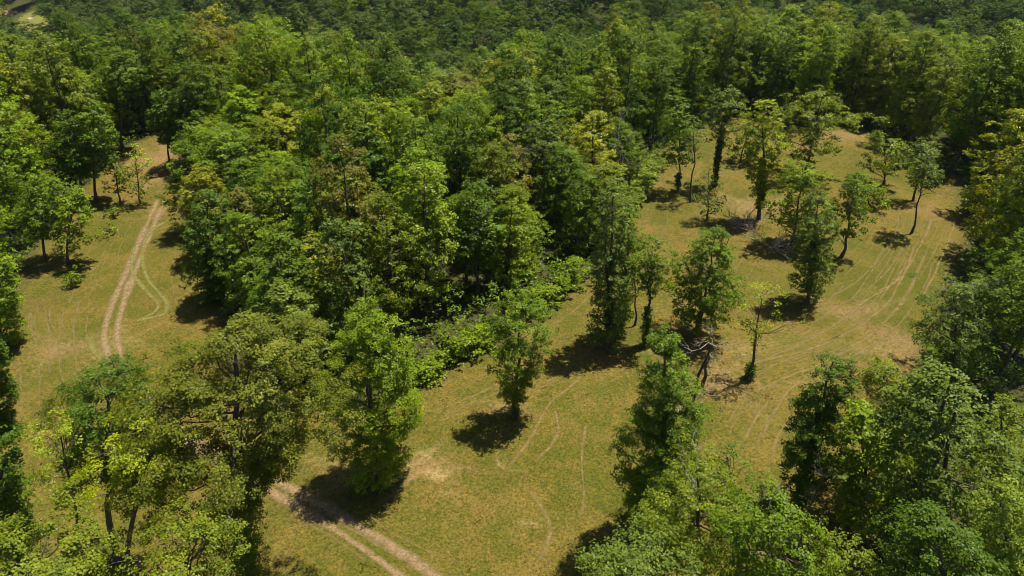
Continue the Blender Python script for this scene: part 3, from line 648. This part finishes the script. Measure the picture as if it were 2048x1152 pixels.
near = jitter_points(-190, 200, 52, 218, 6.9, 3)
near = near[~in_poly(near[:, 0], near[:, 1], CLEAR)]
near = near[dist_line(near[:, 0], near[:, 1], CLEAR, True) > 1.6]
cand = []; wr = np.random.default_rng(9)
for x, y in near:
    z = float(terrain(x, y))
    if not visible(x, y, z + 16, 10000 / y): continue
    if min(float(dist_line(np.array([x]), np.array([y]), hp)[0]) for hp in HEDGES) < 3.8: continue
    u, v = project((x, y, z))
    if u > 1640 and v > 800: continue
    if y > float(np.interp(x, EDX, EDY)) + 58: continue
    if u < -60 and v > 780: continue
    if any(math.hypot(x - hx, y - hy) < 2.2 + .35 * hr for hx, hy, hr in HERO_XY): continue
    de = float(dist_line(np.array([x]), np.array([y]), CLEAR, True)[0])
    if x > 62 or x < -62 or y > 118: hh = wr.uniform(15, 26)
    else: hh = wr.uniform(8.5, 13.5) + 6.0 * sstep(2, 22, de) + 5.5 * wr.random() ** 1.5
    cand.append((x, y, z, float(hh), de))
cand.sort(key=lambda c: c[1])
VB = np.zeros((144, 256), bool); VU, VV = np.meshgrid(np.arange(256) * 8 + 4, np.arange(144) * 8 + 4); score = []
for c in cand:                                  # rough count of the pixels of each tree that are not behind nearer ones
    u0, v0 = project(c[:3]); u1, v1 = project((c[0], c[1], c[2] + c[3])); rw = 4.3 * FPX / math.hypot(c[1], CAM_H - 10)
    m = (((VU - (u0 + u1) / 2) / rw) ** 2 + ((VV - (v0 * .4 + v1 * .6)) / (abs(v0 - v1) * .55)) ** 2) < 1
    score.append(int((m & ~VB).sum())); VB |= m
cand = [c for _, c in sorted(zip(score, cand), key=lambda q: -q[0])]
print('near wood trees', len(cand))
N_THINGS = 262
ORD = ['first', 'second', 'third', 'fourth', 'fifth', 'sixth', 'seventh', 'eighth', 'ninth', 'tenth', 'eleventh', 'twelfth', 'thirteenth', 'fourteenth', 'fifteenth', 'sixteenth', 'seventeenth',
       'eighteenth', 'nineteenth', 'twentieth', 'twenty-first', 'twenty-second', 'twenty-third', 'twenty-fourth', 'twenty-fifth', 'twenty-sixth', 'twenty-seventh', 'twenty-eighth', 'twenty-ninth', 'thirtieth']
things = cand[:N_THINGS]; rest = cand[N_THINGS:]
def region(c):
    x, y = c[0], c[1]; u, v = project((x, y, c[2]))
    if u < 345 and x < -40: return 'wood left of track', 'trees of the wood left of the track'
    if u > 1850 or (x > 60): return 'wood right of clearing', 'trees of the wood right of the clearing'
    if u > 1290: return 'wood behind right clearing', 'trees behind the right clearing'
    return 'central wood', 'trees of the central wood'
byreg = {}
for c in things: byreg.setdefault(region(c), []).append(c)
wcount = 0
for (reg, grp), lst in byreg.items():
    lst.sort(key=lambda c: -project(c[:3])[1]); rows = [lst[i:i + 14] for i in range(0, len(lst), 14)]
    for ri, row in enumerate(rows):
        row.sort(key=lambda c: project(c[:3])[0])
        for ci, c in enumerate(row):
            k = int(wr.choice([3, 5, 9, 11, 4, 10])) if c[4] < 7 else int(wr.integers(len(PROT)))
            res, pf, rr = PROT[k]; tn, tc = TONES[int(wr.choice(7, p=[.2, .24, .16, .16, .1, .08, .06]))]
            s = wr.uniform(.8, 1.1); sz = c[3] / 18.0; sx = s * (.72 + .28 * sz); j = wr.uniform(.78, 1.28)
            place(BT, res, (c[0], c[1], c[2]), f'{tn} {FORM[pf]} tree, {ORD[ci]} from left in {ORD[ri]} row, {reg}', 'tree', grp,
                  (tc[0] * j * wr.uniform(.93, 1.07), tc[1] * j, tc[2] * j), None, float(wr.uniform(0, 2 * PI)), (sx, sx, sz)); wcount += 1
print('wood things', wcount, 'rest', len(rest))

# the far wood: one mass, instanced on points
FARP = []
for k in range(6):
    pf = ['round', 'oval', 'umbrella', 'round', 'dome', 'oval'][k]; r_ = [6.6, 6.0, 7.0, 6.4, 6.6, 5.6][k]
    FARP.append(build_tree(400 + k, 22.0, r_, [.3, .25, .4, .3, .2, .2][k], pf, 1.0, .52, (0, 0), None, 1.0, .7, None, 6, .38, 1, 0, 'far_tree', False, FARLEAF, 1.3))
far_col = bpy.data.collections.new('far_wood_sources')
srcs = []
NEARP = []
for k in range(12):
    m = PROT[k][0]['crown'].copy(); m.materials[0] = MIDLEAF; NEARP.append(m)
for k in range(18):
    me = FARP[k]['crown'] if k < 6 else NEARP[k - 6]
    srcs.append(bpy.data.objects.new('far_crown', me))
pts = [(c[0], c[1], c[2], c[3] / 18.0) for c in rest]
ROADC = [(-40, 24), (0, 27), (25, 29), (45, 31), (60, 37), (64, 44), (70, 54), (74, 62)]
ROADW = catmull([gp(u, v) for u, v in ROADC], 4.0)
print('ROADW', ROADW[0], ROADW[-1])
fr = np.random.default_rng(21)
for x, y in jitter_points(-420, 420, 165, 600, 14.2, 8):
    if y < 205 and y < float(np.interp(x, EDX, EDY)) + 62: continue
    z = float(terrain(x, y)); s = fr.uniform(.72, 1.3)
    if not (visible(x, y, z + 22 * s, 60) or visible(x, y, z, 90)): continue
    if float(dist_line(np.array([x]), np.array([y]), ROADW)[0]) < 6: continue
    # keep the sight line to the far road open
    u, v = project((x, y, z + 20 * s)); hit = False
    for rx, ry in ROADW[3:]:
        ru, rv = project((rx, ry, float(terrain(rx, ry))))
        if y < ry and abs(u - ru) < 13 and v < rv - 2 and project((x, y, z))[1] > rv: hit = True
    if hit: continue
    pts.append((x, y, z, s))
print('far trees', len(pts))
pm = bpy.data.meshes.new('far_wood'); pm.from_pydata([p[:3] for p in pts], [], [])
a = pm.attributes.new('scl', 'FLOAT_VECTOR', 'POINT'); a.data.foreach_set('vector', np.array([(p[3], p[3], p[3]) for p in pts], np.float32).ravel())
a = pm.attributes.new('spin', 'FLOAT_VECTOR', 'POINT'); a.data.foreach_set('vector', np.array([(0, 0, fr.uniform(0, 6.28)) for p in pts], np.float32).ravel())
a = pm.attributes.new('pick', 'INT', 'POINT'); a.data.foreach_set('value', np.array([fr.integers(6, 18) if q < len(rest) else fr.integers(0, 6) for q in range(len(pts))], np.int32))
fw = link('far_wood', pm); tag(fw, 'hazy unbroken forest canopy covering the valley and far slope', None, None, 'stuff')
ng = bpy.data.node_groups.new('far_wood', 'GeometryNodeTree')
ng.interface.new_socket('Geometry', in_out='INPUT', socket_type='NodeSocketGeometry'); ng.interface.new_socket('Geometry', in_out='OUTPUT', socket_type='NodeSocketGeometry')
gi = ng.nodes.new('NodeGroupInput'); go = ng.nodes.new('NodeGroupOutput'); ip = ng.nodes.new('GeometryNodeInstanceOnPoints'); jn = ng.nodes.new('GeometryNodeGeometryToInstance')
for o in reversed(srcs):
    oi = ng.nodes.new('GeometryNodeObjectInfo'); oi.inputs['Object'].default_value = o; oi.inputs['As Instance'].default_value = True
    ng.links.new(oi.outputs['Geometry'], jn.inputs[0])
def nattr(t, nm):
    x = ng.nodes.new('GeometryNodeInputNamedAttribute'); x.data_type = t; x.inputs['Name'].default_value = nm; return x.outputs['Attribute']
ng.links.new(gi.outputs[0], ip.inputs['Points']); ng.links.new(jn.outputs[0], ip.inputs['Instance']); ip.inputs['Pick Instance'].default_value = True
ng.links.new(nattr('INT', 'pick'), ip.inputs['Instance Index'])
e2r = ng.nodes.new('FunctionNodeEulerToRotation'); ng.links.new(nattr('FLOAT_VECTOR', 'spin'), e2r.inputs[0]); ng.links.new(e2r.outputs[0], ip.inputs['Rotation'])
ng.links.new(nattr('FLOAT_VECTOR', 'scl'), ip.inputs['Scale']); ng.links.new(ip.outputs[0], go.inputs[0])
md = fw.modifiers.new('wood', 'NODES'); md.node_group = ng

# far road in the valley corner
rd = tag(holder('valley_road'), 'scrap of bare earth road in the valley at top left corner', None, None, 'structure')
VERGE = make_track_mat('road_verge', (0.10, 0.12, 0.015), (0.20, 0.20, 0.03), 0.0)
ribbon('verge', [gp(40, 30), gp(56, 36), gp(66, 44), gp(72, 54), gp(75, 64)], 20, VERGE, rd, .08, 7, 2.0, 9, False)
ribbon('road_bed', [gp(-40, 25), gp(0, 27.5), gp(30, 28.5)], 7, ROAD, rd, .15, 5, 2.0, 7, False)
ribbon('gravel_patch', [gp(52, 36), gp(60, 37.5), gp(66, 39)], 5, GRAVEL, rd, .2, 5, 2.0, 8, False)

# ------------------------------------------------------------------ grass tufts over the clearing
gr = np.random.default_rng(55); NT = 110000
yy = 28 + 118 * gr.random(NT) ** 1.5; xx = gr.uniform(-1, 1, NT) * (yy * .82 + 26)
k = in_poly(xx, yy, CLEAR) & (xx > -78) & (xx < 95); xx, yy = xx[k], yy[k]
for ln in (RUT_L, RUT_R):
    k = dist_line(xx, yy, catmull(gw(ln), 1.5)) > .5; xx, yy = xx[k], yy[k]
NT = len(xx); hgt = gr.uniform(.015, .05, NT); wd = gr.uniform(.05, .13, NT); an = gr.uniform(0, PI, NT)
c = np.stack([xx, yy, terrain(xx, yy) - .02], 1); dx = np.stack([np.cos(an), np.sin(an), 0 * an], 1) * wd[:, None]; ln_ = gr.normal(0, .12, (NT, 3)); ln_[:, 2] = hgt
dy = np.stack([-np.sin(an), np.cos(an), 0 * an], 1) * wd[:, None]
V = np.stack([c - dx, c + dx, c + ln_, c - dy, c + dy, c + ln_ * np.array((-1, -1, 1))], 1).reshape(-1, 3)
tn_ = np.clip(.45 + .22 * np.sin(xx * .31 + 1.3 * np.sin(yy * .23)) * np.sin(yy * .27 + xx * .11) + gr.normal(0, .24, NT), 0, 1)
tag(link('grass', mesh_np('grass', V, np.arange(NT * 6, dtype=np.int32).reshape(-1, 3), GRASS, np.repeat(tn_, 2))), 'short dry grass tufts covering the mown clearing', None, None, 'stuff')

# ------------------------------------------------------------------ the air
hb = (XS[0] - 5, XS[-1] + 5, YS[0] - 5, YS[-1] + 5, float(gz.min()) - 1.5, max(78.0, float(gz.max()) + 3))
hv = np.array([(x, y, z) for z in hb[4:] for y in hb[2:4] for x in hb[:2]])
hm = bpy.data.materials.new('haze'); hm.use_nodes = True; hn = hm.node_tree; hn.nodes.clear()
ho = hn.nodes.new('ShaderNodeOutputMaterial'); pv = hn.nodes.new('ShaderNodeVolumePrincipled')
pv.inputs['Color'].default_value = (0.62, 0.78, 0.95, 1); pv.inputs['Density'].default_value = HAZE; pv.inputs['Anisotropy'].default_value = 0.3
hn.links.new(pv.outputs[0], ho.inputs['Volume'])
if HAZE > 0: tag(link('haze', mesh_np('haze', hv, [(0, 2, 3, 1), (4, 5, 7, 6), (0, 1, 5, 4), (2, 6, 7, 3), (0, 4, 6, 2), (1, 3, 7, 5)], hm)), 'thin blue summer haze over the valley', None, None, 'stuff')
